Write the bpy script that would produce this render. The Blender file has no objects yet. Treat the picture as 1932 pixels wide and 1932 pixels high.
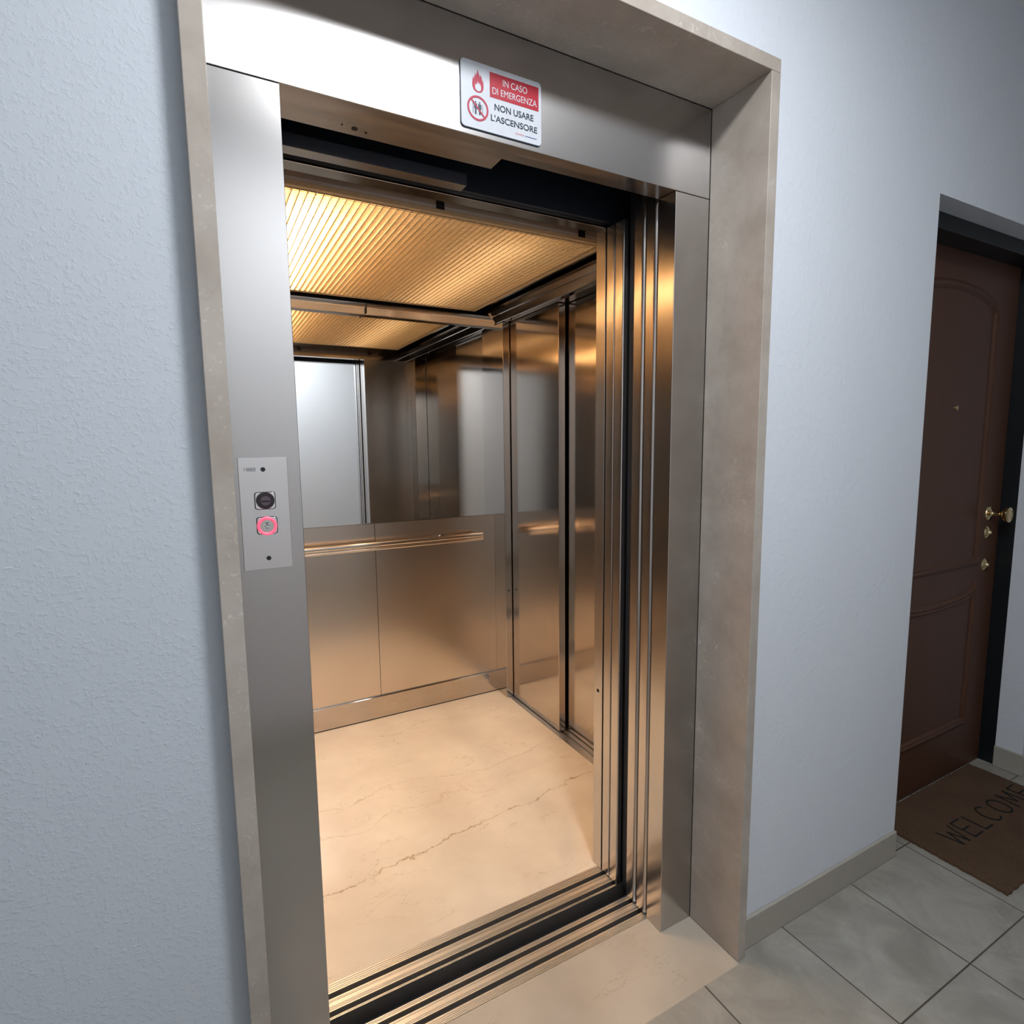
import bpy, bmesh, math, random
from mathutils import Vector, Matrix
PI = math.pi
S = bpy.context.scene
C = S.collection

# ------------------------------------------------------------------ camera, world, lights, exposure
yaw, pitch, roll = -0.49601, -0.11701, -0.011
F = Vector((-math.sin(yaw)*math.cos(pitch), math.cos(yaw)*math.cos(pitch), math.sin(pitch)))
Rr = Vector((math.cos(yaw), math.sin(yaw), 0)); Uu = Rr.cross(F)
cr, sr = math.cos(roll), math.sin(roll)
R2 = cr*Rr + sr*Uu; U2 = -sr*Rr + cr*Uu
cam = bpy.data.cameras.new('camera'); camo = bpy.data.objects.new('camera', cam); C.objects.link(camo)
M = Matrix((R2, U2, -F)).transposed().to_4x4(); M.translation = (-0.15776, -1.10348, 1.38584)
camo.matrix_world = M
cam.sensor_width = 36; cam.lens = 1076.56/1932*36; cam.clip_start = 0.02
S.camera = camo
S.view_settings.view_transform = 'Standard'; S.view_settings.look = 'None'
S.view_settings.gamma = 1; S.view_settings.use_curve_mapping = False
S.view_settings.exposure = 0.30
w = bpy.data.worlds.new('world'); S.world = w; w.use_nodes = True
w.node_tree.nodes['Background'].inputs[0].default_value = (0.6, 0.7, 0.9, 1)
w.node_tree.nodes['Background'].inputs[1].default_value = 0.02

HALL_H = 2.735
COOL = (0.93, 0.965, 1.0)
WARM = (1.0, 0.785, 0.57)
def area(name, loc, size, power, col, size_y=None, shape='DISK', rot=(0, 0, 0), spread=PI):
    l = bpy.data.lights.new(name, 'AREA'); l.shape = shape; l.size = size
    if size_y: l.size_y = size_y
    l.energy = power; l.color = col; l.spread = spread
    o = bpy.data.objects.new(name, l); o.location = loc; o.rotation_euler = rot; C.objects.link(o); return o
LAMP = (0.42, -0.98)
area('hall_lamp_light', (LAMP[0], LAMP[1], HALL_H-0.062), 0.28, 22, COOL)
for i, (x, e) in enumerate(((0.14, 34), (0.80, 3.6))):      # the two tubes above the grid of the cabin ceiling
    area('cabin_tube_light', (x, 1.03, 2.185), 0.03 if i == 0 else 0.03, e, WARM, size_y=0.95, shape='RECTANGLE')

# ------------------------------------------------------------------ materials
def mat(name):
    m = bpy.data.materials.new(name); m.use_nodes = True
    nt = m.node_tree; return m, nt, nt.nodes['Principled BSDF']
def N(nt, t, **k):
    n = nt.nodes.new(t)
    for a, b in k.items(): setattr(n, a, b)
    return n
def coords(nt, scale=(1, 1, 1)):
    tc = N(nt, 'ShaderNodeTexCoord'); mp = N(nt, 'ShaderNodeMapping'); mp.inputs['Scale'].default_value = scale
    nt.links.new(tc.outputs['Object'], mp.inputs[0]); return mp.outputs[0]
def noise(nt, vec, scale, detail=4, rough=0.55, dist=0):
    n = N(nt, 'ShaderNodeTexNoise'); n.inputs['Scale'].default_value = scale; n.inputs['Detail'].default_value = detail
    n.inputs['Roughness'].default_value = rough; n.inputs['Distortion'].default_value = dist
    nt.links.new(vec, n.inputs['Vector']); return n
def ramp(nt, fac, stops):
    r = N(nt, 'ShaderNodeValToRGB'); e = r.color_ramp.elements
    while len(e) < len(stops): e.new(0.5)
    for i, (p, c) in enumerate(stops):
        e[i].position = p; e[i].color = (c, c, c, 1) if isinstance(c, (int, float)) else (*c, 1)
    nt.links.new(fac, r.inputs[0]); return r.outputs[0]
def mixc(nt, fac, a, b, mode='MIX'):
    n = N(nt, 'ShaderNodeMix', data_type='RGBA', blend_type=mode)
    for s, v in ((0, fac), (6, a), (7, b)):
        if hasattr(v, 'is_linked'): nt.links.new(v, n.inputs[s])
        elif s == 0: n.inputs[0].default_value = v
        else: n.inputs[s].default_value = (*v, 1)
    return n.outputs[2]
def math_(nt, op, a, b=None, c=None):
    n = N(nt, 'ShaderNodeMath', operation=op)
    for i, v in enumerate((a, b, c)):
        if v is None: continue
        if hasattr(v, 'is_linked'): nt.links.new(v, n.inputs[i])
        else: n.inputs[i].default_value = v
    return n.outputs[0]
def bump(nt, p, h, strength, dist=0.001):
    b = N(nt, 'ShaderNodeBump'); b.inputs['Strength'].default_value = strength; b.inputs['Distance'].default_value = dist
    nt.links.new(h, b.inputs['Height']); nt.links.new(b.outputs[0], p.inputs['Normal'])
def plain(name, col, rough=0.5, metal=0.0, emit=None, spec=None):
    m, nt, p = mat(name); p.inputs['Base Color'].default_value = (*col, 1)
    p.inputs['Roughness'].default_value = rough; p.inputs['Metallic'].default_value = metal
    n = noise(nt, coords(nt), 60, 2); nt.links.new(mixc(nt, n.outputs[0], tuple(c*0.94 for c in col), tuple(min(1, c*1.06) for c in col)), p.inputs['Base Color'])
    if spec is not None: p.inputs['Specular IOR Level'].default_value = spec
    if emit: p.inputs['Emission Color'].default_value = (*emit[0], 1); p.inputs['Emission Strength'].default_value = emit[1]
    return m
def steel(name, rough, aniso=0.0, col=(0.60, 0.57, 0.54), vertical=True, var=0.012):
    m, nt, p = mat(name)
    sc = (900, 900, 6) if vertical else (6, 900, 900)
    n = noise(nt, coords(nt, sc), 1.0, 3)
    big = noise(nt, coords(nt), 3.5, 2)
    f = mixc(nt, 0.75, n.outputs[0], big.outputs[0])
    nt.links.new(mixc(nt, f, tuple(c*0.95 for c in col), tuple(c*1.05 for c in col)), p.inputs['Base Color'])
    p.inputs['Metallic'].default_value = 1.0
    mr = N(nt, 'ShaderNodeMapRange'); mr.inputs['To Min'].default_value = rough-var; mr.inputs['To Max'].default_value = rough+var
    nt.links.new(f, mr.inputs['Value']); nt.links.new(mr.outputs[0], p.inputs['Roughness'])
    if aniso:
        p.inputs['Anisotropic'].default_value = aniso
        t = N(nt, 'ShaderNodeTangent', direction_type='RADIAL', axis='Z')
        p.inputs['Anisotropic Rotation'].default_value = 0.0
        nt.links.new(t.outputs[0], p.inputs['Tangent'])
    return m

def plaster(name, col, scale, strength):
    m, nt, p = mat(name); p.inputs['Roughness'].default_value = 0.75; p.inputs['Specular IOR Level'].default_value = 0.25
    v = coords(nt); a = noise(nt, v, scale, 5, 0.55); b = noise(nt, v, 2.2, 3)
    nt.links.new(mixc(nt, b.outputs[0], tuple(c*0.965 for c in col), tuple(c*1.03 for c in col)), p.inputs['Base Color'])
    h = ramp(nt, a.outputs[0], [(0.50, 0), (0.78, 1)])
    bump(nt, p, h, strength, 0.002); return m
WALL = plaster('wall_paint', (0.70, 0.735, 0.79), 55, 0.35)
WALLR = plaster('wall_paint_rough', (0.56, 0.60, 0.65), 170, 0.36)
WALLW = plaster('wall_paint_white', (0.84, 0.86, 0.89), 55, 0.2)
CEILP = plaster('ceiling_paint', (0.86, 0.86, 0.86), 60, 0.1)

def marble_grey():
    m, nt, p = mat('fossil_marble'); v = coords(nt)
    a = noise(nt, v, 9, 6, 0.6); base = mixc(nt, ramp(nt, a.outputs[0], [(0.3, 0), (0.7, 1)]), (0.36, 0.31, 0.265), (0.47, 0.42, 0.37))
    # pale shell flecks
    d = noise(nt, v, 26, 4, 0.6, 2.2); fl = ramp(nt, d.outputs[0], [(0.60, 0), (0.68, 1)])
    vo = N(nt, 'ShaderNodeTexVoronoi', feature='F1'); vo.inputs['Scale'].default_value = 80; nt.links.new(v, vo.inputs['Vector'])
    fk = ramp(nt, vo.outputs['Distance'], [(0.10, 1), (0.22, 0)])
    msk = ramp(nt, noise(nt, v, 4.5, 2).outputs[0], [(0.45, 0.0), (0.62, 1)])
    f = math_(nt, 'MULTIPLY', math_(nt, 'MAXIMUM', math_(nt, 'MULTIPLY', fl, 0.75), math_(nt, 'MULTIPLY', fk, 0.55)), msk)
    c = mixc(nt, f, base, (0.60, 0.56, 0.50))
    ve = noise(nt, v, 2.4, 8, 0.62, 0.6); vv = math_(nt, 'ABSOLUTE', math_(nt, 'SUBTRACT', ve.outputs[0], 0.5))
    vein = ramp(nt, vv, [(0.0, 1), (0.004, 0)])
    c = mixc(nt, math_(nt, 'MULTIPLY', vein, 0.22), c, (0.28, 0.21, 0.16))
    nt.links.new(c, p.inputs['Base Color']); p.inputs['Roughness'].default_value = 0.33
    p.inputs['Specular IOR Level'].default_value = 0.32; return m
MARBLE = marble_grey()

def marble_cream(name, base0, base1, veincol, main=True, rough=0.16):
    m, nt, p = mat(name); v = coords(nt)
    a = noise(nt, v, 4, 5, 0.55); base = mixc(nt, ramp(nt, a.outputs[0], [(0.3, 0), (0.7, 1)]), base0, base1)
    vs = coords(nt, (0.8, 2.2, 1)); ve = noise(nt, vs, 3.2, 9, 0.62, 0.35)
    vv = math_(nt, 'ABSOLUTE', math_(nt, 'SUBTRACT', ve.outputs[0], 0.47)); vein = ramp(nt, vv, [(0.0, 1), (0.0045, 0)])
    gate = ramp(nt, noise(nt, v, 5, 3).outputs[0], [(0.44, 0), (0.60, 1)])
    f = math_(nt, 'MULTIPLY', math_(nt, 'MULTIPLY', vein, gate), 0.55)
    sp = noise(nt, v, 70, 3, 0.6); spk = ramp(nt, sp.outputs[0], [(0.70, 0), (0.74, 1)])
    f = math_(nt, 'MAXIMUM', f, math_(nt, 'MULTIPLY', math_(nt, 'MULTIPLY', spk, gate), 0.35))
    if main:      # the long jagged vein that crosses the slab
        sx = N(nt, 'ShaderNodeSeparateXYZ'); nt.links.new(v, sx.inputs[0])
        n1 = noise(nt, v, 3.0, 2, 0.5); n2 = noise(nt, v, 26, 5, 0.7)
        for (y0, slope, amp, wd, st) in ((0.60, 0.12, 0.16, 0.0042, 0.9), (1.05, -0.03, 0.22, 0.003, 0.5), (0.86, 0.05, 0.30, 0.0022, 0.35)):
            off = math_(nt, 'ADD', math_(nt, 'MULTIPLY', math_(nt, 'SUBTRACT', n1.outputs[0], 0.5), amp*1.2), math_(nt, 'MULTIPLY', math_(nt, 'SUBTRACT', n2.outputs[0], 0.5), 0.055))
            d = math_(nt, 'SUBTRACT', math_(nt, 'SUBTRACT', sx.outputs[1], y0), math_(nt, 'MULTIPLY', sx.outputs[0], slope))
            d = math_(nt, 'ABSOLUTE', math_(nt, 'SUBTRACT', d, off))
            g2 = ramp(nt, noise(nt, v, 14, 3).outputs[0], [(0.36, 0.15), (0.52, 1)])
            f = math_(nt, 'MAXIMUM', f, math_(nt, 'MULTIPLY', math_(nt, 'MULTIPLY', ramp(nt, d, [(0.0, 1), (wd, 0)]), g2), st))
    nt.links.new(mixc(nt, f, base, veincol), p.inputs['Base Color'])
    p.inputs['Roughness'].default_value = rough; p.inputs['Specular IOR Level'].default_value = 0.45; return m
CREAM = marble_cream('cream_marble', (0.66, 0.56, 0.45), (0.76, 0.67, 0.55), (0.34, 0.22, 0.10))
SILLSTONE = marble_cream('beige_stone', (0.44, 0.38, 0.31), (0.53, 0.47, 0.39), (0.30, 0.22, 0.14), main=False, rough=0.22)

def tiles():
    m, nt, p = mat('floor_tile'); v = coords(nt); sx = N(nt, 'ShaderNodeSeparateXYZ'); nt.links.new(v, sx.inputs[0])
    P = 0.332
    def cell(o, off): return math_(nt, 'DIVIDE', math_(nt, 'SUBTRACT', o, off), P)
    cx, cy = cell(sx.outputs[0], 0.891), cell(sx.outputs[1], -0.143+P*0.0)
    def edge(c):
        fr = math_(nt, 'FRACT', c); return math_(nt, 'MINIMUM', fr, math_(nt, 'SUBTRACT', 1.0, fr))
    e = math_(nt, 'MINIMUM', edge(cx), edge(cy)); grout = ramp(nt, e, [(0.0045, 1), (0.0065, 0)])
    comb = N(nt, 'ShaderNodeCombineXYZ'); nt.links.new(math_(nt, 'FLOOR', cx), comb.inputs[0]); nt.links.new(math_(nt, 'FLOOR', cy), comb.inputs[1])
    wn = N(nt, 'ShaderNodeTexWhiteNoise'); nt.links.new(comb.outputs[0], wn.inputs['Vector'])
    va = N(nt, 'ShaderNodeVectorMath', operation='MULTIPLY_ADD'); nt.links.new(wn.outputs['Color'], va.inputs[0]); va.inputs[1].default_value = (9, 9, 9); nt.links.new(v, va.inputs[2])
    a = noise(nt, va.outputs[0], 5.5, 7, 0.62, 0.8); b = noise(nt, va.outputs[0], 16, 5, 0.65, 0.8)
    c = mixc(nt, ramp(nt, a.outputs[0], [(0.36, 0), (0.64, 1)]), (0.28, 0.262, 0.225), (0.39, 0.37, 0.325))
    c = mixc(nt, math_(nt, 'MULTIPLY', ramp(nt, b.outputs[0], [(0.60, 0), (0.70, 1)]), 0.35), c, (0.48, 0.46, 0.41))
    c = mixc(nt, math_(nt, 'MULTIPLY', wn.outputs['Value'], 0.14), c, (0.30, 0.29, 0.26))
    c = mixc(nt, grout, c, (0.075, 0.06, 0.05)); nt.links.new(c, p.inputs['Base Color'])
    p.inputs['Roughness'].default_value = 0.33
    return m
TILE = tiles()
SKIRT = plain('baseboard_stone', (0.40, 0.37, 0.32), 0.4)

FRAME = steel('brushed_steel_frame', 0.20, 0.4, (0.55, 0.53, 0.515))
HEAD = steel('brushed_steel_header', 0.22, 0.75, (0.56, 0.54, 0.53))
EDGE = steel('brushed_steel_edge', 0.24, 0.3, (0.60, 0.56, 0.53))
CARST = steel('satin_steel_cabin', 0.135, 0.3, (0.62, 0.545, 0.48))
CARLOW = steel('satin_steel_low_panel', 0.25, 0.35, (0.70, 0.62, 0.545))
POLI = steel('polished_steel', 0.085, 0, (0.58, 0.515, 0.46), var=0.02)
CHROME = steel('chrome', 0.05, 0, (0.80, 0.79, 0.78), var=0.01)
ALU = steel('ribbed_aluminium', 0.38, 0.0, (0.76, 0.74, 0.72), vertical=False)
MIRR, nt_, p_ = mat('mirror_glass'); p_.inputs['Base Color'].default_value = (0.86, 0.87, 0.86, 1); p_.inputs['Metallic'].default_value = 1; p_.inputs['Roughness'].default_value = 0.012
BLACK = plain('black_gap', (0.010, 0.010, 0.012), 0.6)
SHAFT = plain('shaft_dark', (0.008, 0.012, 0.022), 0.55)  # near-black colour standing in for the unlit shaft
DGREY = plain('dark_painted_metal', (0.045, 0.047, 0.06), 0.5)
GRID = plain('golden_louvre', (0.68, 0.53, 0.33), 0.45)
WHITE = plain('white_enamel', (0.8, 0.8, 0.8), 0.5)
SIGNW = plain('sign_white', (0.58, 0.605, 0.65), 0.35)
RED = plain('sign_red', (0.40, 0.010, 0.026), 0.45)
PINKRED = plain('sign_flame_red', (0.42, 0.025, 0.06), 0.5)
INK = plain('sign_ink', (0.03, 0.045, 0.07), 0.5)
GLOWR = plain('glowing_red_ring', (0.9, 0.2, 0.3), 0.4, emit=((1.0, 0.05, 0.12), 0.7))
LAMPM = plain('lamp_diffuser', (0.9, 0.9, 0.9), 0.4, emit=((0.85, 0.92, 1.0), 3.0))
BRASS = steel('brass', 0.18, 0, (0.75, 0.58, 0.32), var=0.03)
FRAMEB = plain('black_door_frame', (0.006, 0.008, 0.010), 0.4)
BARK = plain('button_black', (0.02, 0.012, 0.016), 0.35)
BARK2 = plain('button_grey', (0.10, 0.07, 0.085), 0.4)
def wood():
    m, nt, p = mat('brown_door_wood'); v = coords(nt, (40, 40, 3)); a = noise(nt, v, 1.4, 5)
    nt.links.new(mixc(nt, a.outputs[0], (0.066, 0.027, 0.015), (0.105, 0.045, 0.026)), p.inputs['Base Color'])
    p.inputs['Roughness'].default_value = 0.45; p.inputs['Specular IOR Level'].default_value = 0.3; return m
WOOD = wood()
def coir():
    m, nt, p = mat('coir'); v = coords(nt); a = noise(nt, v, 420, 3, 0.7); b = noise(nt, v, 7, 3)
    c = mixc(nt, ramp(nt, a.outputs[0], [(0.3, 0), (0.7, 1)]), (0.055, 0.030, 0.014), (0.19, 0.108, 0.055))
    c = mixc(nt, math_(nt, 'MULTIPLY', ramp(nt, b.outputs[0], [(0.4, 0), (0.6, 1)]), 0.35), c, (0.09, 0.038, 0.020))
    nt.links.new(c, p.inputs['Base Color']); p.inputs['Roughness'].default_value = 0.95
    bump(nt, p, a.outputs[0], 1.0, 0.004); return m
COIR = coir()

# ------------------------------------------------------------------ mesh helpers
def box(bm, x0, x1, y0, y1, z0, z1):
    vs = [bm.verts.new((x, y, z)) for x in (x0, x1) for y in (y0, y1) for z in (z0, z1)]
    for f in ((0, 1, 3, 2), (4, 6, 7, 5), (0, 4, 5, 1), (2, 3, 7, 6), (0, 2, 6, 4), (1, 5, 7, 3)): bm.faces.new([vs[i] for i in f])
def BM(*bs):
    bm = bmesh.new()
    for b in bs: box(bm, *b)
    return bm
def prism(bm, pts, axis, a, b):
    """extrude a closed 2-D outline along axis from a to b; pts are the other two coordinates in order"""
    def P(p, t):
        if axis == 'x': return (t, p[0], p[1])
        if axis == 'y': return (p[0], t, p[1])
        return (p[0], p[1], t)
    v0 = [bm.verts.new(P(p, a)) for p in pts]; v1 = [bm.verts.new(P(p, b)) for p in pts]
    n = len(pts)
    for i in range(n): bm.faces.new((v0[i], v0[(i+1) % n], v1[(i+1) % n], v1[i]))
    bm.faces.new(v0[::-1]); bm.faces.new(v1)
def lathe(bm, prof, origin, axis, seg=32):
    """prof: (radius, distance along axis)"""
    ax = Vector(axis).normalized(); t = ax.orthogonal().normalized(); b = ax.cross(t); o = Vector(origin); rings = []
    for r, d in prof:
        if r < 1e-6: rings.append([bm.verts.new(o+ax*d)])
        else: rings.append([bm.verts.new(o+ax*d+(t*math.cos(2*PI*k/seg)+b*math.sin(2*PI*k/seg))*r) for k in range(seg)])
    for A, B in zip(rings, rings[1:]):
        for k in range(seg):
            q = [A[k % len(A)], A[(k+1) % len(A)], B[(k+1) % len(B)], B[k % len(B)]]
            q = list(dict.fromkeys(q))
            if len(q) > 2: bm.faces.new(q)
def obj(name, bm, m, parent=None, bevel=0.0, seg=2, smooth=False, loc=None):
    bmesh.ops.recalc_face_normals(bm, faces=bm.faces)
    me = bpy.data.meshes.new(name)
    if loc is None: loc = (0, 0, 0)
    if any(loc): bmesh.ops.translate(bm, verts=bm.verts, vec=-Vector(loc))
    bm.to_mesh(me); bm.free(); me.materials.append(m)
    o = bpy.data.objects.new(name, me); C.objects.link(o); o.location = loc
    if parent: o.parent = parent; o.location = Vector(loc)-world(parent)
    if bevel:
        b = o.modifiers.new('bevel', 'BEVEL'); b.width = bevel; b.segments = seg; b.limit_method = 'ANGLE'; b.angle_limit = math.radians(40)
        b.harden_normals = True
    if smooth or bevel:
        for p in me.polygons: p.use_smooth = True
        if not bevel:
            me.set_sharp_from_angle(angle=math.radians(40))
    return o
def world(o):
    v = Vector(o.location)
    while o.parent: o = o.parent; v = v+Vector(o.location)
    return v
def thing(name, label, cat, loc=(0, 0, 0), group=None):
    o = bpy.data.objects.new(name, None); o.empty_display_size = 0.1; C.objects.link(o); o.location = loc
    o['label'] = label; o['category'] = cat; o['kind'] = 'thing'
    if group: o['group'] = group
    return o
def tag(o, label, cat, group=None):
    o['label'] = label; o['category'] = cat; o['kind'] = 'thing'
    if group: o['group'] = group
    return o
def struct(o, label, cat):
    o['kind'] = 'structure'; o['label'] = label; o['category'] = cat; return o
FONT = {}
def text(s, x0, x1, y, z0, caph, m, parent, name='lettering', depth=0.0004, flat=False, narrow=None, bold=0.0):
    """lettering whose ink box spans x0..x1 with cap height caph; stands facing -y (or lies flat facing +z)"""
    cu = bpy.data.curves.new('t', 'FONT'); cu.body = s; cu.size = 1; cu.extrude = 0.0; cu.offset = bold
    t = bpy.data.objects.new('t', cu); C.objects.link(t); bpy.context.view_layer.update()
    me = bpy.data.meshes.new_from_object(t.evaluated_get(bpy.context.evaluated_depsgraph_get()))
    bpy.data.objects.remove(t)
    xs = [v.co.x for v in me.vertices]; ys = [v.co.y for v in me.vertices]
    mnx, mxx, mny, mxy = min(xs), max(xs), min(ys), max(ys)
    if "'" in s or 'Q' in s: pass
    bm = bmesh.new(); bm.from_mesh(me)
    r = bmesh.ops.extrude_face_region(bm, geom=bm.faces[:]); nv = [e for e in r['geom'] if isinstance(e, bmesh.types.BMVert)]
    for v in nv: v.co.z += 1
    for v in bm.verts:
        X = x0+(v.co.x-mnx)/(mxx-mnx)*(x1-x0); Z = (v.co.y-mny)/(mxy-mny)*caph; D = v.co.z*depth
        v.co = (X, y+Z, z0+D) if flat else (X, y-D, z0+Z)
    return obj(name, bm, m, parent)

# ------------------------------------------------------------------ the hall
XL, XR, YB = -1.7, 3.9, -1.62
YWL, YWR = -0.132, -0.1475
AX0, AX1, AZ = 1.803, 2.745, 2.107           # alcove of the flat door
MX0, MX1, MZ, MT, MD = -0.1168, 1.0198, 2.212, 0.0298, -0.1716
W, H, D = 0.905, 2.0, 1.683
bm = BM((XL-0.1, XR+0.1, YB-0.1, -0.178, -0.06, 0.0), (XL-0.1, MX0-MT, -0.178, 0.1, -0.06, 0), (MX1+MT, XR+0.1, -0.178, 0.1, -0.06, 0), (MX0-MT, MX0-0.0, -0.178, 0, -0.06, 0), (MX1, MX1+MT, -0.178, 0, -0.06, 0))
struct(obj('floor', bm, TILE), 'grey beige square floor tiles of the landing', 'floor')
struct(obj('ceiling', BM((XL-0.1, XR+0.1, YB-0.1, 0.1, HALL_H, HALL_H+0.06)), CEILP), 'white painted landing ceiling', 'ceiling')
bm = BM((XL-0.1, MX0-MT, YWL, 0.1, 0, HALL_H))
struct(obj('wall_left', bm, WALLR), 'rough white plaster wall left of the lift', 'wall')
bm = BM((MX1+MT, 1.45, YWR, 0.055, 0, HALL_H), (1.45, AX0, YWR, 0.1, 0, HALL_H), (AX0, AX1, YWR, 0.1, AZ, HALL_H), (AX1, XR+0.1, YWR, 0.1, 0, HALL_H), (MX0-MT, MX1+MT, YWR, 0.055, MZ+MT, HALL_H))
struct(obj('wall_front', bm, WALL), 'pale painted wall around and right of the lift', 'wall')
struct(obj('wall_back', BM((XL-0.1, XR+0.1, YB-0.1, YB, 0, HALL_H)), WALLW), 'white wall opposite the lift, seen in the cabin mirror', 'wall')
struct(obj('wall_end', BM((XL-0.1, XL, YB, YWL, 0, HALL_H)), WALLW), 'white end wall of the landing', 'wall')
struct(obj('wall_right', BM((XR, XR+0.1, YB, YWR, 0, HALL_H)), WALLW), 'white wall closing the landing on the right', 'wall')
struct(obj('baseboard_front', BM((MX1+MT, AX0, -0.1575, YWR, 0, 0.091)), SKIRT, bevel=0.003), 'beige stone baseboard between lift surround and doorway', 'baseboard')
struct(obj('baseboard_right', BM((AX1, XR, -0.1575, YWR, 0, 0.091), (AX1-0.012, AX1, -0.1575, -0.055, 0, 0.091)), SKIRT, bevel=0.003), 'beige stone baseboard right of the flat door', 'baseboard')
struct(obj('baseboard_left', BM((XL, MX0-MT-0.002, YWL-0.010, YWL, 0, 0.091)), SKIRT, bevel=0.003), 'beige stone baseboard left of the lift', 'baseboard')
struct(obj('baseboard_back', BM((XL, XR, YB, YB+0.01, 0, 0.091)), SKIRT, bevel=0.003), 'beige stone baseboard on the opposite wall', 'baseboard')

# ceiling lamps of the landing
for i, (x, y, lab) in enumerate(((LAMP[0], LAMP[1], 'round white ceiling lamp in front of the lift door'),)):
    t = thing('ceiling_lamp', lab, 'lamp', (x, y, HALL_H))
    bm = bmesh.new(); lathe(bm, [(0, 0), (0.20, 0), (0.205, -0.02), (0.20, -0.045), (0.185, -0.045), (0.18, -0.03), (0, -0.03)], (x, y, HALL_H), (0, 0, 1), 48)
    obj('lamp_housing', bm, WHITE, t, smooth=True)
    bm = bmesh.new(); lathe(bm, [(0, -0.031), (0.18, -0.031), (0.178, -0.045), (0.14, -0.054), (0, -0.058)], (x, y, HALL_H), (0, 0, 1), 48)
    obj('lamp_diffuser', bm, LAMPM, t, smooth=True)

# ------------------------------------------------------------------ marble surround and threshold
t = thing('marble_surround', 'grey beige fossil marble surround framing the lift opening', 'door surround', (0.45, -0.08, 0))
obj('left_jamb_slab', BM((MX0-MT, MX0, MD, 0.0, 0, MZ)), MARBLE, t, bevel=0.0015)
obj('right_jamb_slab', BM((MX1, MX1+MT, MD, 0.0, 0, MZ)), MARBLE, t, bevel=0.0015)
obj('lintel_slab', BM((MX0-MT, MX1+MT, MD, 0.0, MZ, MZ+MT)), MARBLE, t, bevel=0.0015)
struct(obj('trim_1', BM((MX0, MX1, -0.178, 0.0565, -0.05, 0.0)), SILLSTONE, bevel=0.001), 'beige marble threshold slab in front of the lift sill', 'threshold')

# ------------------------------------------------------------------ landing door frame
t = thing('lift_portal', 'brushed stainless steel frame of the lift door on the landing', 'door frame', (0.45, 0.03, 0))
obj('left_jamb', BM((MX0+0.001, 0.0, 0.0, 0.058, 0.001, H-0.0015)), FRAME, t, bevel=0.0012, loc=(-0.06, 0.3, 1))
obj('right_jamb', BM((W, MX1-0.001, 0.0, 0.058, 0.001, H-0.0015)), FRAME, t, bevel=0.0012, loc=(0.96, 0.3, 1))
obj('header', BM((MX0+0.001, MX1-0.001, 0.0, 0.060, H, MZ-0.001)), HEAD, t, bevel=0.0012, loc=(0.45, 4.0, 2.1))
hp = obj('hanger_cover_plate', BM((-0.10, 0.456, 0.0605, 0.112, H+0.001, H+0.006)), EDGE, t)
bm = bmesh.new()
for (x, y, r) in ((0.147, 0.087, 0.006), (0.122, 0.083, 0.0018), (0.170, 0.091, 0.0022)): lathe(bm, [(0, -0.001), (r, -0.001), (r, 0.002), (0, 0.002)], (x, y, H+0.001), (0, 0, 1), 20)
obj('screw_hole', bm, BLACK, hp)
obj('shaft_fascia', BM((-0.25, 1.35, 0.154, 0.160, H+0.075, 2.60), (-0.25, 1.35, 0.0605, 0.154, 2.36, 2.40)), SHAFT, t)
# black filler boxes standing in for the darkness of the shaft at the sides
obj('shaft_dark_fill', BM((0.925, 1.35, 0.160, 0.192, 0, 2.6), (-0.30, -0.1, 0.062, 0.196, 0, 2.6)), SHAFT, t)
obj('shaft_pit', BM((-0.3, 1.35, 0.150, 0.198, -0.50, -0.45), (-0.3, 1.35, 0.1501, 0.1515, -0.45, -0.055), (-0.3, 1.35, 0.1965, 0.1980, -0.45, -0.055)), SHAFT, t)

car = thing('lift_cabin', 'stainless steel lift cabin with mirror, handrail and glowing grid ceiling', 'lift', (0.45, 1.0, 0))
portal = t
def leaf(par, x0, x1, y0, y1, z1=H+0.07, r=0.007, m=EDGE):
    bm = bmesh.new(); pts = [(x1, y0)]
    n = 6
    for k in range(n+1):
        a = PI*1.5-PI/2*k/n; pts.append((x0+r+r*math.cos(a), y0+r+r*math.sin(a)))
    pts += [(x0, y1), (x1, y1)]
    prism(bm, pts, 'z', 0.004, z1)
    return obj('sliding_door', bm, m, par, smooth=True, loc=(x0+0.2, y0+0.3, 1))
leaf(portal, W+0.002, 1.36, 0.068, 0.1045, r=0.010)
leaf(portal, W+0.002, 1.36, 0.1145, 0.1515, r=0.010)
leaf(car, W+0.002, 1.20, 0.1985, 0.2330, z1=H+0.0, r=0.004)
leaf(car, W+0.002, 1.20, 0.2385, 0.2720, z1=H+0.0, r=0.003)

# ------------------------------------------------------------------ sills
def sill(par, name, label, ya, yb, grooves, ridges, x0=-0.2, x1=1.18, ztop=0.0):
    """aluminium extrusion along x: a profile with deep door grooves and fine ribs"""
    pts = [(ya, -0.05), (ya, ztop)]; ev = []
    for (a, b) in grooves: ev.append((a, b, 0.024))
    for y in ridges: ev.append((y-0.0009, y+0.0009, 0.0030))
    for (a, b, d) in sorted(ev): pts += [(a, ztop), (a, ztop-d), (b, ztop-d), (b, ztop)]
    pts += [(yb, ztop), (yb, -0.05)]
    bm = bmesh.new(); prism(bm, pts, 'x', x0, x1)
    o = obj(name, bm, ALU, par)
    for (a, b) in grooves: obj('groove_dark_strip', BM((x0, x1, a+0.0002, b-0.0002, ztop-0.0238, ztop-0.020)), BLACK, o)  # black strip added to darken the bottom of the groove
    return o
ls = sill(portal, 'landing_sill', 'ribbed aluminium landing sill with two dark door grooves', 0.0575, 0.150, [(0.080, 0.0945), (0.1225, 0.1365)], [0.061, 0.065, 0.0695, 0.074, 0.099, 0.103, 0.117, 0.142, 0.146])
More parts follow.
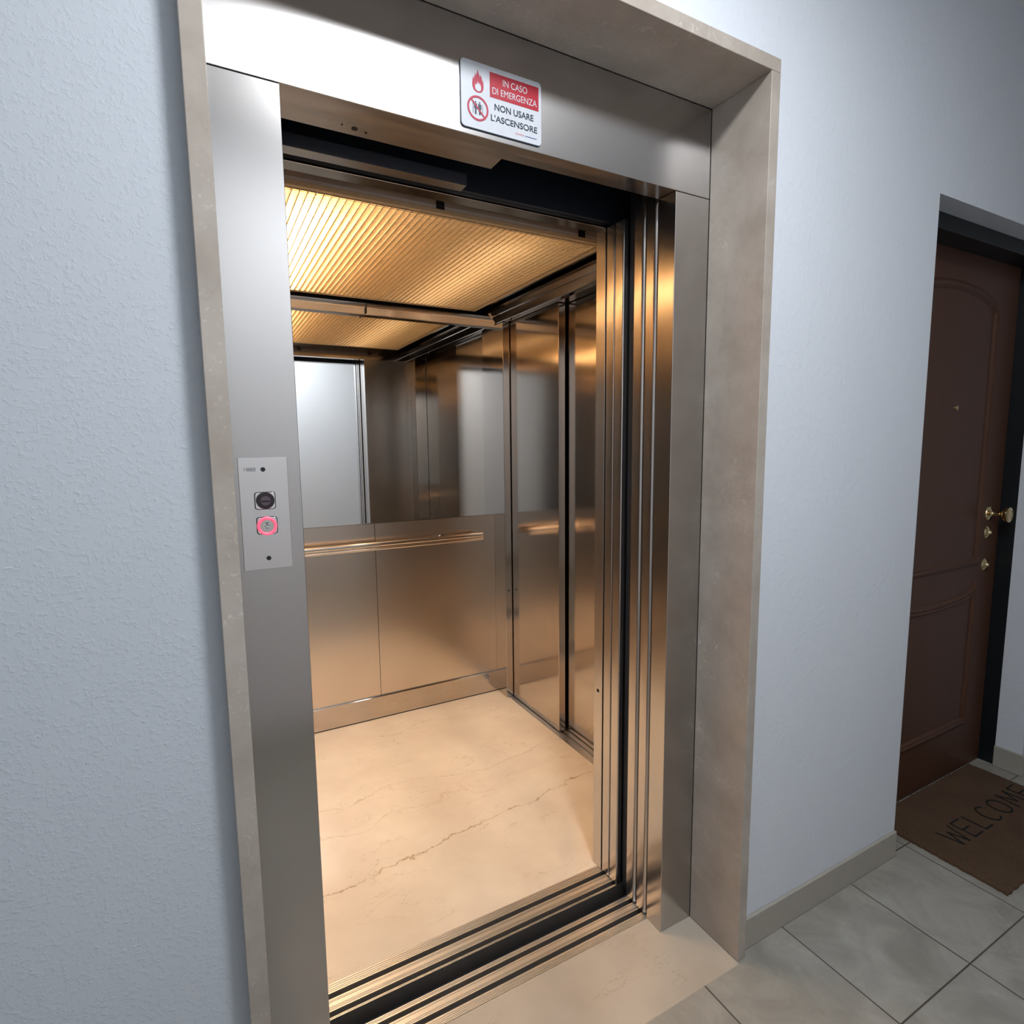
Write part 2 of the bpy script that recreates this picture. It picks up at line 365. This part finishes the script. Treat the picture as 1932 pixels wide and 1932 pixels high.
cs = sill(car, 'cabin_sill', 'ribbed aluminium cabin sill inside the black shaft gap', 0.1995, 0.298, [(0.2055, 0.2205), (0.2545, 0.2700)], [0.2025, 0.225, 0.2285, 0.232, 0.245, 0.249, 0.275, 0.280, 0.286, 0.292])

# ------------------------------------------------------------------ the cabin
ZC = 2.05
CX0, CX1, YF = -0.24, 1.262, 0.320
obj('cabin_floor', BM((CX0-0.05, 1.2555, 0.2985, D+0.03, -0.04, 0.0)), CREAM, car)
# front returns and lintel
fr = obj('front_return', BM((W, 1.262, 0.277, YF, 0.001, H)), EDGE, car, bevel=0.001, loc=(1.1, 0.6, 1))
bm = bmesh.new(); lathe(bm, [(0, -0.0006), (0.006, -0.0006), (0.006, 0.001), (0, 0.001)], (W, 0.298, 0.606), (1, 0, 0), 20); obj('screw_hole', bm, BLACK, fr)
obj('front_return', BM((CX0, -0.10, 0.277, YF, 0.001, H)), EDGE, car, bevel=0.001, loc=(-0.2, 0.6, 1))
ln = obj('lintel', BM((CX0, 1.262, 0.277, YF, H, H+0.16)), CARST, car, bevel=0.001)
obj('lintel_fascia', BM((CX0, 1.30, 0.262, 0.276, H+0.012, 2.60)), SHAFT, car)
op = obj('door_operator_plate', BM((CX0, 0.440, 0.212, 0.246, H+0.0, H+0.004)), EDGE, car)
obj('plate_front_edge', BM((CX0, 0.440, 0.2095, 0.212, H+0.0, H+0.026)), DGREY, op)
# back wall
zt, zs = 1.008, 0.118
for a, b in ((CX0, 0.5745), (0.5765, 1.2405)):
    obj('back_panel', BM((a, b, D, D+0.02, zs, zt-0.002)), CARLOW, car, bevel=0.0008, loc=((a+b)/2, D+0.5, 0.5))
obj('back_panel_core', BM((CX0, CX1+0.1, D+0.004, D+0.03, 0, H+0.15)), BLACK, car)
obj('mirror', BM((CX0, 1.2405, D+0.0005, D+0.0035, zt+0.003, H+0.01)), MIRR, car)
obj('mirror_bead', BM((CX0, 1.2405, D-0.0025, D+0.004, zt-0.001, zt+0.003)), CARST, car)
bm = bmesh.new(); prism(bm, [(D-0.010, 0.006), (D-0.010, zs-0.003), (D-0.008, zs), (D+0.004, zs), (D+0.004, 0.006)], 'x', CX0, 1.2405)
obj('skirting', bm, POLI, car)
obj('skirting_shadow_gap', BM((CX0, 1.2405, D-0.007, D+0.004, 0.0, 0.006)), BLACK, car)
# handrail
hr = thing('x', 'x', 'x'); bpy.data.objects.remove(hr)
bm = bmesh.new(); y0 = D-0.062
pts = []
def rr(cy, cz, wy, hz, r, n=5):
    out = []
    for qx, qz, a0 in ((1, 1, 0), (-1, 1, PI/2), (-1, -1, PI), (1, -1, 1.5*PI)):
        for k in range(n+1):
            a = a0+PI/2*k/n; out.append((cy+qx*(wy/2-r)+r*math.cos(a), cz+qz*(hz/2-r)+r*math.sin(a)))
    return out
prism(bm, rr(y0, 0.9125, 0.020, 0.024, 0.009), 'x', -0.12, 1.137)
prism(bm, rr(y0+0.001, 0.8905, 0.016, 0.014, 0.0065), 'x', -0.12, 1.137)
prism(bm, rr(y0+0.001, 0.900, 0.010, 0.010, 0.002), 'x', -0.119, 1.136)
rail = obj('handrail', bm, steel('handrail_steel', 0.16, 0, (0.74, 0.66, 0.58)), car, smooth=True)
for x in (0.08, 0.93):
    bm = bmesh.new(); lathe(bm, [(0, 0), (0.008, 0), (0.008, 0.050), (0.02, 0.050), (0.02, 0.058), (0, 0.058)], (x, y0+0.004, 0.903), (0, 1, 0), 24)
    obj('rail_bracket', bm, CHROME, rail, smooth=True)
# corner post and side wall with its own door
cp = obj('corner_post', BM((1.2405, 1.294, 1.560, D+0.004, 0.0005, H+0.01)), POLI, car, bevel=0.002, loc=(1.26, 1.9, 1))
bm = bmesh.new(); lathe(bm, [(0, -0.0006), (0.005, -0.0006), (0.005, 0.001), (0, 0.001)], (1.259, 1.560, 0.604), (0, 1, 0), 20); obj('screw_hole', bm, BLACK, cp)
obj('front_side_post', BM((1.2405, 1.327, YF, 0.430, 0.0005, H+0.01)), POLI, car, bevel=0.002)
obj('left_wall', BM((CX0-0.02, CX0, YF, D+0.02, 0, H+0.15)), CARST, car)
obj('side_wall_core', BM((1.385, 1.40, YF-0.04, D+0.03, -0.04, 2.2)), BLACK, car)
obj('side_header', BM((1.2625, 1.385, YF, D, H+0.012, H+0.16)), CARST, car, bevel=0.001)
# black strip standing in for the dark reflection of the gap by the post
obj('gap_reflection_strip', BM((1.2935, 1.31, 1.546, 1.5595, 0.003, H+0.01)), BLACK, car)
# coved trims under the ceiling
def cove(bm, pts, axis, a, b): prism(bm, pts, axis, a, b)
bm = bmesh.new(); yb = D
prism(bm, [(yb, H+0.002), (yb-0.012, H-0.002), (yb-0.030, H+0.004), (yb-0.040, H+0.016), (yb-0.052, H+0.020), (yb-0.062, H+0.030), (yb-0.066, H+0.044), (yb, H+0.050)], 'x', CX0, 1.2405)
ct = obj('back_cove_trim', bm, POLI, car, smooth=True)
obj('trim_joint', BM((0.560, 0.5612, D-0.0665, D-0.030, H+0.001, H+0.046)), BLACK, ct)
bm = bmesh.new(); xb = 1.262
prism(bm, [(xb, H+0.010), (xb-0.020, H+0.014), (xb-0.022, H+0.017), (xb-0.058, H+0.036), (xb-0.060, H+0.040), (xb-0.084, H+0.052), (xb-0.084, H+0.066), (xb, H+0.066)], 'y', YF, D)
obj('side_cove_trim', bm, CARST, car)
# ceiling pan and light box
PX0, PX1, PY0, PY1 = -0.16, 1.093, 0.513, 1.570
zp = 2.078
bm = BM((CX0, PX0+0.03, YF, D, zp, zp+0.01), (PX1-0.03, 1.39, YF, D, zp, zp+0.01), (PX0+0.03, PX1-0.03, YF, PY0+0.03, zp, zp+0.01), (PX0+0.03, PX1-0.03, PY1-0.03, D, zp, zp+0.01))
obj('ceiling_pan', bm, CARST, car)
bx = obj('light_box', BM((PX0, PX1, PY0, PY1, 2.22, 2.23), (PX0+0.018, PX0+0.028, PY0+0.018, PY1-0.018, ZC+0.010, 2.22), (PX1-0.028, PX1-0.018, PY0+0.018, PY1-0.018, ZC+0.010, 2.22), (PX0+0.018, PX1-0.018, PY0+0.018, PY0+0.028, ZC+0.010, 2.22), (PX0+0.018, PX1-0.018, PY1-0.028, PY1-0.018, ZC+0.010, 2.22)), WHITE, car)
for x in (0.14, 0.80):
    bm = bmesh.new(); lathe(bm, [(0, 0), (0.012, 0), (0.012, 1.0), (0, 1.0)], (x, 0.54, 2.202), (0, 1, 0), 20)
    obj('light_tube', bm, WHITE, bx, smooth=True)
# louvre grid hung just below the pan
grid = thing('tmp', 'tmp', 'tmp'); bpy.data.objects.remove(grid)
bm = bmesh.new(); px, py, th = 0.0200, 0.0105, 0.0011
nx = int(round((PX1-PX0-0.024)/px)); ny = int(round((PY1-PY0-0.024)/py))
for i in range(nx+1):
    x = PX0+0.012+i*(PX1-PX0-0.024)/nx; box(bm, x-th, x+th, PY0+0.01, PY1-0.01, ZC, ZC+0.009)
for j in range(ny+1):
    y = PY0+0.012+j*(PY1-PY0-0.024)/ny; box(bm, PX0+0.01, PX1-0.01, y-th, y+th, ZC, ZC+0.009)
lv = obj('louvre_grid', bm, GRID, car)
bm = BM((PX0, PX1, PY0, PY0+0.011, ZC-0.001, ZC+0.012), (PX0, PX1, PY1-0.011, PY1, ZC-0.001, ZC+0.012), (PX0, PX0+0.011, PY0+0.011, PY1-0.011, ZC-0.001, ZC+0.012), (PX1-0.011, PX1, PY0+0.011, PY1-0.011, ZC-0.001, ZC+0.012))
obj('louvre_frame', bm, GRID, lv, bevel=0.002)
for (x, y) in ((0.02, PY0+0.03), (0.50, PY0+0.03), (1.0, PY0+0.03), (0.02, PY1-0.03), (1.0, PY1-0.03), (PX1-0.02, 0.8), (PX1-0.02, 1.25)):
    sx_ = -0.012 if y < 0.56 else 0.012
    obj('hanger_block', BM((x-0.012, x+0.012, y-0.012, y+0.012, ZC+0.012, zp)) if x > 1.05 else BM((x-0.012, x+0.012, y+sx_-0.005, y+sx_+0.005, ZC+0.012, zp)), BLACK, lv)

# side door of the cabin: two telescoping leaves
def side_leaf(y0, y1, x0, x1, label):
    return obj('side_door', BM((x0, x1, y0, y1, 0.004, H+0.01)), CARST, car, bevel=0.0025, seg=3, loc=(x0-0.6, (y0+y1)/2, 1))
side_leaf(1.100, 1.553, 1.281, 1.317, 'cabin side door leaf next to the mirror corner post')
side_leaf(0.434, 1.150, 1.327, 1.362, 'cabin side door leaf set back, nearer the lift entrance')
bm = bmesh.new()
pts = [(1.2565, -0.04), (1.2565, 0.0)]
for a, b, d in ((1.270, 1.2712, 0.001), (1.290, 1.3035, 0.015), (1.3125, 1.3135, 0.001), (1.328, 1.333, 0.015)): pts += [(a, 0.0), (a, -d), (b, -d), (b, 0.0)]
pts += [(1.384, 0.0), (1.384, -0.04)]
prism(bm, pts, 'y', 0.432, 1.5595)
ALU2 = steel('ribbed_aluminium_side', 0.36, 0.0, (0.70, 0.67, 0.65))
obj('side_door_sill', bm, ALU2, car)

# ------------------------------------------------------------------ call panel
t = thing('call_panel', 'polished steel call plate with key switch and red ringed button', 'call panel', (-0.062, 0, 1.268))
pl = obj('face_plate', BM((-0.1030, -0.0220, -0.0035, -0.0002, 1.168, 1.3685)), steel('polished_plate', 0.075, 0, (0.74, 0.72, 0.71), var=0.01), t, bevel=0.0008)
for z, x in ((1.3475, -0.0630), (1.188, -0.0620)):
    bm = bmesh.new(); lathe(bm, [(0, 0), (0.0040, 0), (0.0040, 0.0006), (0, 0.0006)], (x, -0.0041, z), (0, 1, 0), 24); obj('screw', bm, BLACK, pl)
def bezel(x, z, s, par):
    bm = bmesh.new(); n = 10; pts = []
    for (qx, qz, a0) in ((1, 1, 0), (-1, 1, PI/2), (-1, -1, PI), (1, -1, 1.5*PI)):
        r = s*0.28
        for k in range(n+1):
            a = a0+PI/2*k/n; pts.append((x+qx*(s-r)+r*math.cos(a), z+qz*(s*0.9-r)+r*math.sin(a)))
    prism(bm, pts, 'y', -0.0062, -0.0036)
    bz = obj('bezel', bm, CHROME, par, bevel=0.001)
    bm = bmesh.new(); q = 1.06
    prism(bm, [(x+(a-x)*q, z+(b-z)*q) for a, b in pts], 'y', -0.0042, -0.0036); obj('bezel_outline', bm, BLACK, bz)  # slightly larger black rim added behind as a dark outline
    return bz
def disc(name, x, z, r, y0, y1, m, par, r_in=None, dome=0):
    bm = bmesh.new()
    prof = [(0, 0), (r, 0), (r, y0-y1-0.0006), (r-0.0006, y0-y1), (0, y0-y1+dome)] if not r_in else [(r_in, 0), (r, 0), (r, (y0-y1)*0.7), ((r+r_in)/2, y0-y1), (r_in, (y0-y1)*0.7), (r_in, 0)]
    lathe(bm, prof, (x, y0, z), (0, -1, 0), 40); return obj(name, bm, m, par, smooth=True)
ks = thing('q', 'q', 'q'); bpy.data.objects.remove(ks)
b1 = bezel(-0.0625, 1.2920, 0.0165, t)
disc('lock_collar', -0.0625, 1.2925, 0.0150, -0.0063, -0.011, BARK, b1)
disc('lock_barrel', -0.0625, 1.2920, 0.0085, -0.0111, -0.0118, BARK2, b1)
obj('key_slot', BM((-0.0695, -0.0555, -0.0124, -0.0119, 1.2905, 1.2930)), BLACK, b1)
b2 = bezel(-0.0615, 1.2475, 0.0165, t)
disc('button_ring', -0.0620, 1.2470, 0.0166, -0.0063, -0.0105, GLOWR, b2, r_in=0.0118)
fc = disc('button_face', -0.0620, 1.2470, 0.0117, -0.0063, -0.0095, steel('button_steel', 0.22, 0, (0.66, 0.63, 0.60)), b2)
bm = BM((-0.0650, -0.0590, -0.0101, -0.0096, 1.2525, 1.2535), (-0.0630, -0.0615, -0.0101, -0.0096, 1.2485, 1.2520), (-0.0615, -0.0585, -0.0101, -0.0096, 1.2480, 1.2490), (-0.0655, -0.0640, -0.0101, -0.0096, 1.2460, 1.2475), (-0.0635, -0.0605, -0.0101, -0.0096, 1.2425, 1.2432))
obj('button_symbol', bm, INK, fc)
bm = bmesh.new(); lathe(bm, [(0.0022, 0), (0.0020, 0.0008), (0, 0.0013)], (-0.0620, -0.0096, 1.2460), (0, -1, 0), 16); obj('button_stud', bm, CHROME, fc, smooth=True)
# boxed maker's mark: an initial with a framed strip of tiny letters
text('F', -0.0935, -0.0915, -0.0036, 1.3455, 0.0050, INK, pl, 'maker_mark', depth=0.0002)
bm = BM((-0.0905, -0.0755, -0.0038, -0.0036, 1.3500, 1.3508), (-0.0765, -0.0755, -0.0038, -0.0036, 1.3455, 1.3500), (-0.0905, -0.0755, -0.0038, -0.0036, 1.3450, 1.3458))
for k in range(6): box(bm, -0.0900+k*0.0021, -0.0900+k*0.0021+0.0012, -0.0038, -0.0036, 1.3468, 1.3490)
obj('maker_mark', bm, INK, pl)

# ------------------------------------------------------------------ emergency sign
t = thing('emergency_sign', 'white and red plate IN CASO DI EMERGENZA on the steel header', 'sign', (0.426, 0, 2.074))
bm = bmesh.new(); prism(bm, [(0.426+(x), 2.0735+(z)) for x, z in [(p[0]-0.0, p[1]) for p in rr(0, 0, 0.183, 0.123, 0.008, 6)]], 'y', -0.0035, -0.0004)
obj('sign_plate', bm, SIGNW, t)
bm = bmesh.new(); prism(bm, rr(0.4255, 2.0730, 0.185, 0.1245, 0.009, 6), 'y', -0.0022, -0.0002); obj('plate_rim', bm, INK, t)
Y1 = -0.0036
rb = obj('red_band', BM((0.3975, 0.5110, Y1-0.0003, Y1, 2.0785, 2.1250)), RED, t)
text('IN CASO', 0.4270, 0.4835, Y1-0.0003, 2.1050, 0.0125, SIGNW, rb, depth=0.0003)
text('DI EMERGENZA', 0.4030, 0.5065, Y1-0.0003, 2.0855, 0.0125, SIGNW, rb, depth=0.0003)
text('NON USARE', 0.4075, 0.4985, Y1, 2.0560, 0.0125, INK, t, depth=0.0003, bold=0.016)
text("L'ASCENSORE", 0.3990, 0.5075, Y1, 2.0345, 0.0125, INK, t, depth=0.0003, bold=0.016)
# flame
fl = [(0, 1.0), (0.06, 0.86), (0.16, 0.74), (0.22, 0.66), (0.25, 0.80), (0.36, 0.66), (0.38, 0.50), (0.42, 0.60), (0.50, 0.46), (0.52, 0.28), (0.46, 0.14), (0.32, 0.04), (0.1, 0.0), (-0.12, 0.0), (-0.34, 0.06), (-0.46, 0.18), (-0.50, 0.34), (-0.46, 0.50), (-0.40, 0.64), (-0.36, 0.54), (-0.28, 0.66), (-0.20, 0.82), (-0.17, 0.68), (-0.08, 0.80)]
bm = bmesh.new(); prism(bm, [(0.3710+a*0.0245, 2.0795+b*0.0430) for a, b in fl], 'y', Y1-0.0003, Y1); fo = obj('flame_symbol', bm, PINKRED, t)
fi = [(-0.02, 0.46), (0.04, 0.34), (0.10, 0.44), (0.14, 0.30), (0.20, 0.38), (0.27, 0.22), (0.24, 0.10), (0.10, 0.05), (-0.10, 0.05), (-0.24, 0.12), (-0.27, 0.24), (-0.20, 0.36), (-0.14, 0.28), (-0.08, 0.36)]
bm = bmesh.new(); prism(bm, [(0.3715+a*0.0245, 2.0800+b*0.0430) for a, b in fi], 'y', Y1-0.0005, Y1-0.0003); obj('flame_core', bm, SIGNW, fo)
bm = bmesh.new(); lathe(bm, [(0.0194, 0), (0.0232, 0), (0.0232, 0.0006), (0.0194, 0.0006), (0.0194, 0)], (0.3705, Y1, 2.0500), (0, -1, 0), 48)
a = math.radians(-45); c_, s_ = math.cos(a), math.sin(a)
prism(bm, [(0.3705+c_*u-s_*v, 2.0500+s_*u+c_*v) for u, v in ((-0.020, -0.0016), (0.020, -0.0016), (0.020, 0.0016), (-0.020, 0.0016))], 'y', Y1-0.0007, Y1-0.0004)
obj('prohibition_ring', bm, PINKRED, t)
bm = bmesh.new()
for x, s in ((0.3655, 1), (0.3745, 0.95)):
    lathe(bm, [(0, 0), (0.0016, 0), (0.0016, 0.0003), (0, 0.0003)], (x, Y1, 2.0610), (0, -1, 0), 14)
    prism(bm, [(x-0.0032, 2.0585), (x+0.0032, 2.0585), (x+0.0036, 2.0490), (x+0.0018, 2.0490), (x+0.0018, 2.0385), (x-0.0018, 2.0385), (x-0.0018, 2.0490), (x-0.0036, 2.0490)], 'y', Y1-0.0003, Y1)
box(bm, 0.3595, 0.3603, Y1-0.0003, Y1, 2.0395, 2.0590); box(bm, 0.3800, 0.3808, Y1-0.0003, Y1, 2.0385, 2.0590)
obj('passenger_figures', bm, INK, t)
bm = BM((0.4785, 0.5060, Y1-0.0002, Y1, 2.0225, 2.0240)); obj('maker_line', bm, plain('blue_ink', (0.05, 0.10, 0.25), 0.5), t)
bm = BM()
for k in range(8): box(bm, 0.4555+k*0.0027, 0.4573+k*0.0027, Y1-0.0002, Y1, 2.0220, 2.0250)
obj('maker_mark', bm, plain('pale_red_ink', (0.55, 0.25, 0.30), 0.5), t)

# ------------------------------------------------------------------ flat door
t = thing('door_1', 'dark brown wooden flat door with arched panel and brass knob', 'door', (2.27, 0, 0)); t['kind'] = 'structure'
obj('door_frame', BM((AX0-0.0, AX0+0.04, -0.060, 0.045, 0, AZ), (AX1-0.0005, AX1+0.04, -0.056, 0.045, 0, AZ), (AX0, AX1, -0.080, 0.045, AZ-0.050, AZ)), FRAMEB, t, bevel=0.002)
lf = obj('door_leaf', BM((AX0+0.04, AX1-0.001, 0.0, 0.045, 0.004, AZ-0.03)), WOOD, t, bevel=0.003)
def moulding(path, name, closed=True):
    bm = bmesh.new(); prof = [(-0.018, 0.0), (-0.014, -0.006), (-0.005, -0.009), (0.003, -0.005), (0.010, -0.008), (0.018, 0.0)]
    n = len(path); rings = []
    for i, p in enumerate(path):
        a = Vector(path[(i-1) % n]); b = Vector(path[(i+1) % n]); d1 = (Vector(p)-a).normalized(); d2 = (b-Vector(p)).normalized()
        nrm = Vector((-(d1.y+d2.y), d1.x+d2.x)); nrm.normalize(); k = 1/max(0.5, nrm.dot(Vector((-d1.y, d1.x))))
        rings.append([bm.verts.new((p[0]+nrm.x*u*k, v, p[1]+nrm.y*u*k)) for u, v in prof])
    for i in range(n):
        A, B = rings[i], rings[(i+1) % n]
        for j in range(len(prof)-1): bm.faces.new((A[j], A[j+1], B[j+1], B[j]))
    return obj(name, bm, WOOD, lf, smooth=True)
cxm, hw = 2.27, 0.300
arc = [(cxm+hw*math.cos(PI*k/24)*1.0, 1.860+0.078*math.sin(PI*k/24)) for k in range(25)]
moulding([(cxm-hw, 0.90), (cxm+hw, 0.90)]+arc, 'upper_panel_moulding')
arc2 = [(cxm+hw*math.cos(PI*k/24)*1.0, 0.785-0.040*math.sin(PI*k/24)) for k in range(25)]
moulding([(cxm-hw, 0.22), (cxm+hw, 0.22)]+arc2, 'lower_panel_moulding')
bm = bmesh.new(); lathe(bm, [(0, 0), (0.0095, 0), (0.009, 0.004), (0.005, 0.006), (0, 0.006)], (2.323, 0, 1.504), (0, -1, 0), 24); obj('peephole', bm, BRASS, lf, smooth=True)
bm = bmesh.new(); lathe(bm, [(0, 0), (0.030, 0), (0.028, 0.004), (0.012, 0.009), (0.008, 0.015), (0.0075, 0.036), (0.013, 0.044), (0.026, 0.052), (0.031, 0.062), (0.030, 0.068), (0.022, 0.071), (0.018, 0.0685), (0.008, 0.071), (0, 0.072)], (2.650, 0, 1.088), (0, -1, 0), 40); obj('door_knob', bm, BRASS, lf, smooth=True)
for z in (1.010, 0.876):
    bm = bmesh.new(); lathe(bm, [(0, 0), (0.026, 0), (0.024, 0.003), (0.010, 0.008), (0.007, 0.014), (0, 0.015)], (2.650, 0, z), (0, -1, 0), 32)
    k = obj('lock_rosette', bm, BRASS, lf, smooth=True)

# ------------------------------------------------------------------ doormat
t = thing('doormat', 'brown coir doormat with WELCOME lettering in front of the flat door', 'doormat', (2.28, -0.21, 0))
bm = bmesh.new(); rnd = random.Random(4); nxm, nym = 96, 54
x0, x1, ya, yb = 1.920, 2.645, -0.418, -0.008
gridv = []
for i in range(nxm+1):
    col = []
    for j in range(nym+1):
        e = i in (0, nxm) or j in (0, nym); jx = rnd.uniform(-1, 1)*0.0018 if e else 0; jy = rnd.uniform(-1, 1)*0.0018 if e else 0
        col.append(bm.verts.new((x0+(x1-x0)*i/nxm+jx, ya+(yb-ya)*j/nym+jy, (0.010 if e else 0.0125)+rnd.uniform(-1, 1)*0.0007)))
    gridv.append(col)
for i in range(nxm):
    for j in range(nym): bm.faces.new((gridv[i][j], gridv[i+1][j], gridv[i+1][j+1], gridv[i][j+1]))
ed = [e for e in bm.edges if len(e.link_faces) == 1]
r = bmesh.ops.extrude_edge_only(bm, edges=ed)
for v in r['geom']:
    if isinstance(v, bmesh.types.BMVert): v.co.z = 0.0005
obj('mat', bm, COIR, t, smooth=False)
# thin hand-drawn capitals
def strokes(letter):
    return {'W': [[(0, 1), (0.25, 0), (0.5, 0.75), (0.75, 0), (1, 1)]], 'E': [[(0.9, 1), (0, 1), (0, 0), (0.9, 0)], [(0, 0.5), (0.75, 0.5)]],
            'L': [[(0, 1), (0, 0), (0.9, 0)]], 'C': [[(0.5+0.5*math.cos(math.radians(a)), 0.5+0.5*math.sin(math.radians(a))) for a in range(50, 311, 20)]],
            'O': [[(0.5+0.5*math.cos(math.radians(a)), 0.5+0.5*math.sin(math.radians(a))) for a in range(0, 361, 20)]],
            'M': [[(0, 0), (0.1, 1), (0.5, 0.25), (0.9, 1), (1, 0)]]}[letter]
wls = 0.0056; MB_ = plain('mat_black', (0.012, 0.010, 0.009), 0.95)
xs = [2.030, 2.128, 2.207, 2.283, 2.368, 2.462, 2.560]; ws = [0.076, 0.058, 0.052, 0.062, 0.066, 0.070, 0.055]
for ch, X, wd in zip('WELCOME', xs, ws):
    bm = bmesh.new()
    for st in strokes(ch):
        P = [Vector((X+u*wd, -0.247+v*0.076)) for u, v in st]
        for a_, b_ in zip(P, P[1:]):
            d = (b_-a_).normalized(); n_ = Vector((-d.y, d.x))*wls/2; e = d*wls*0.35
            prism(bm, [tuple(a_-e+n_), tuple(a_-e-n_), tuple(b_+e-n_), tuple(b_+e+n_)], 'z', 0.0125, 0.0145)
    obj('letter', bm, MB_, t)
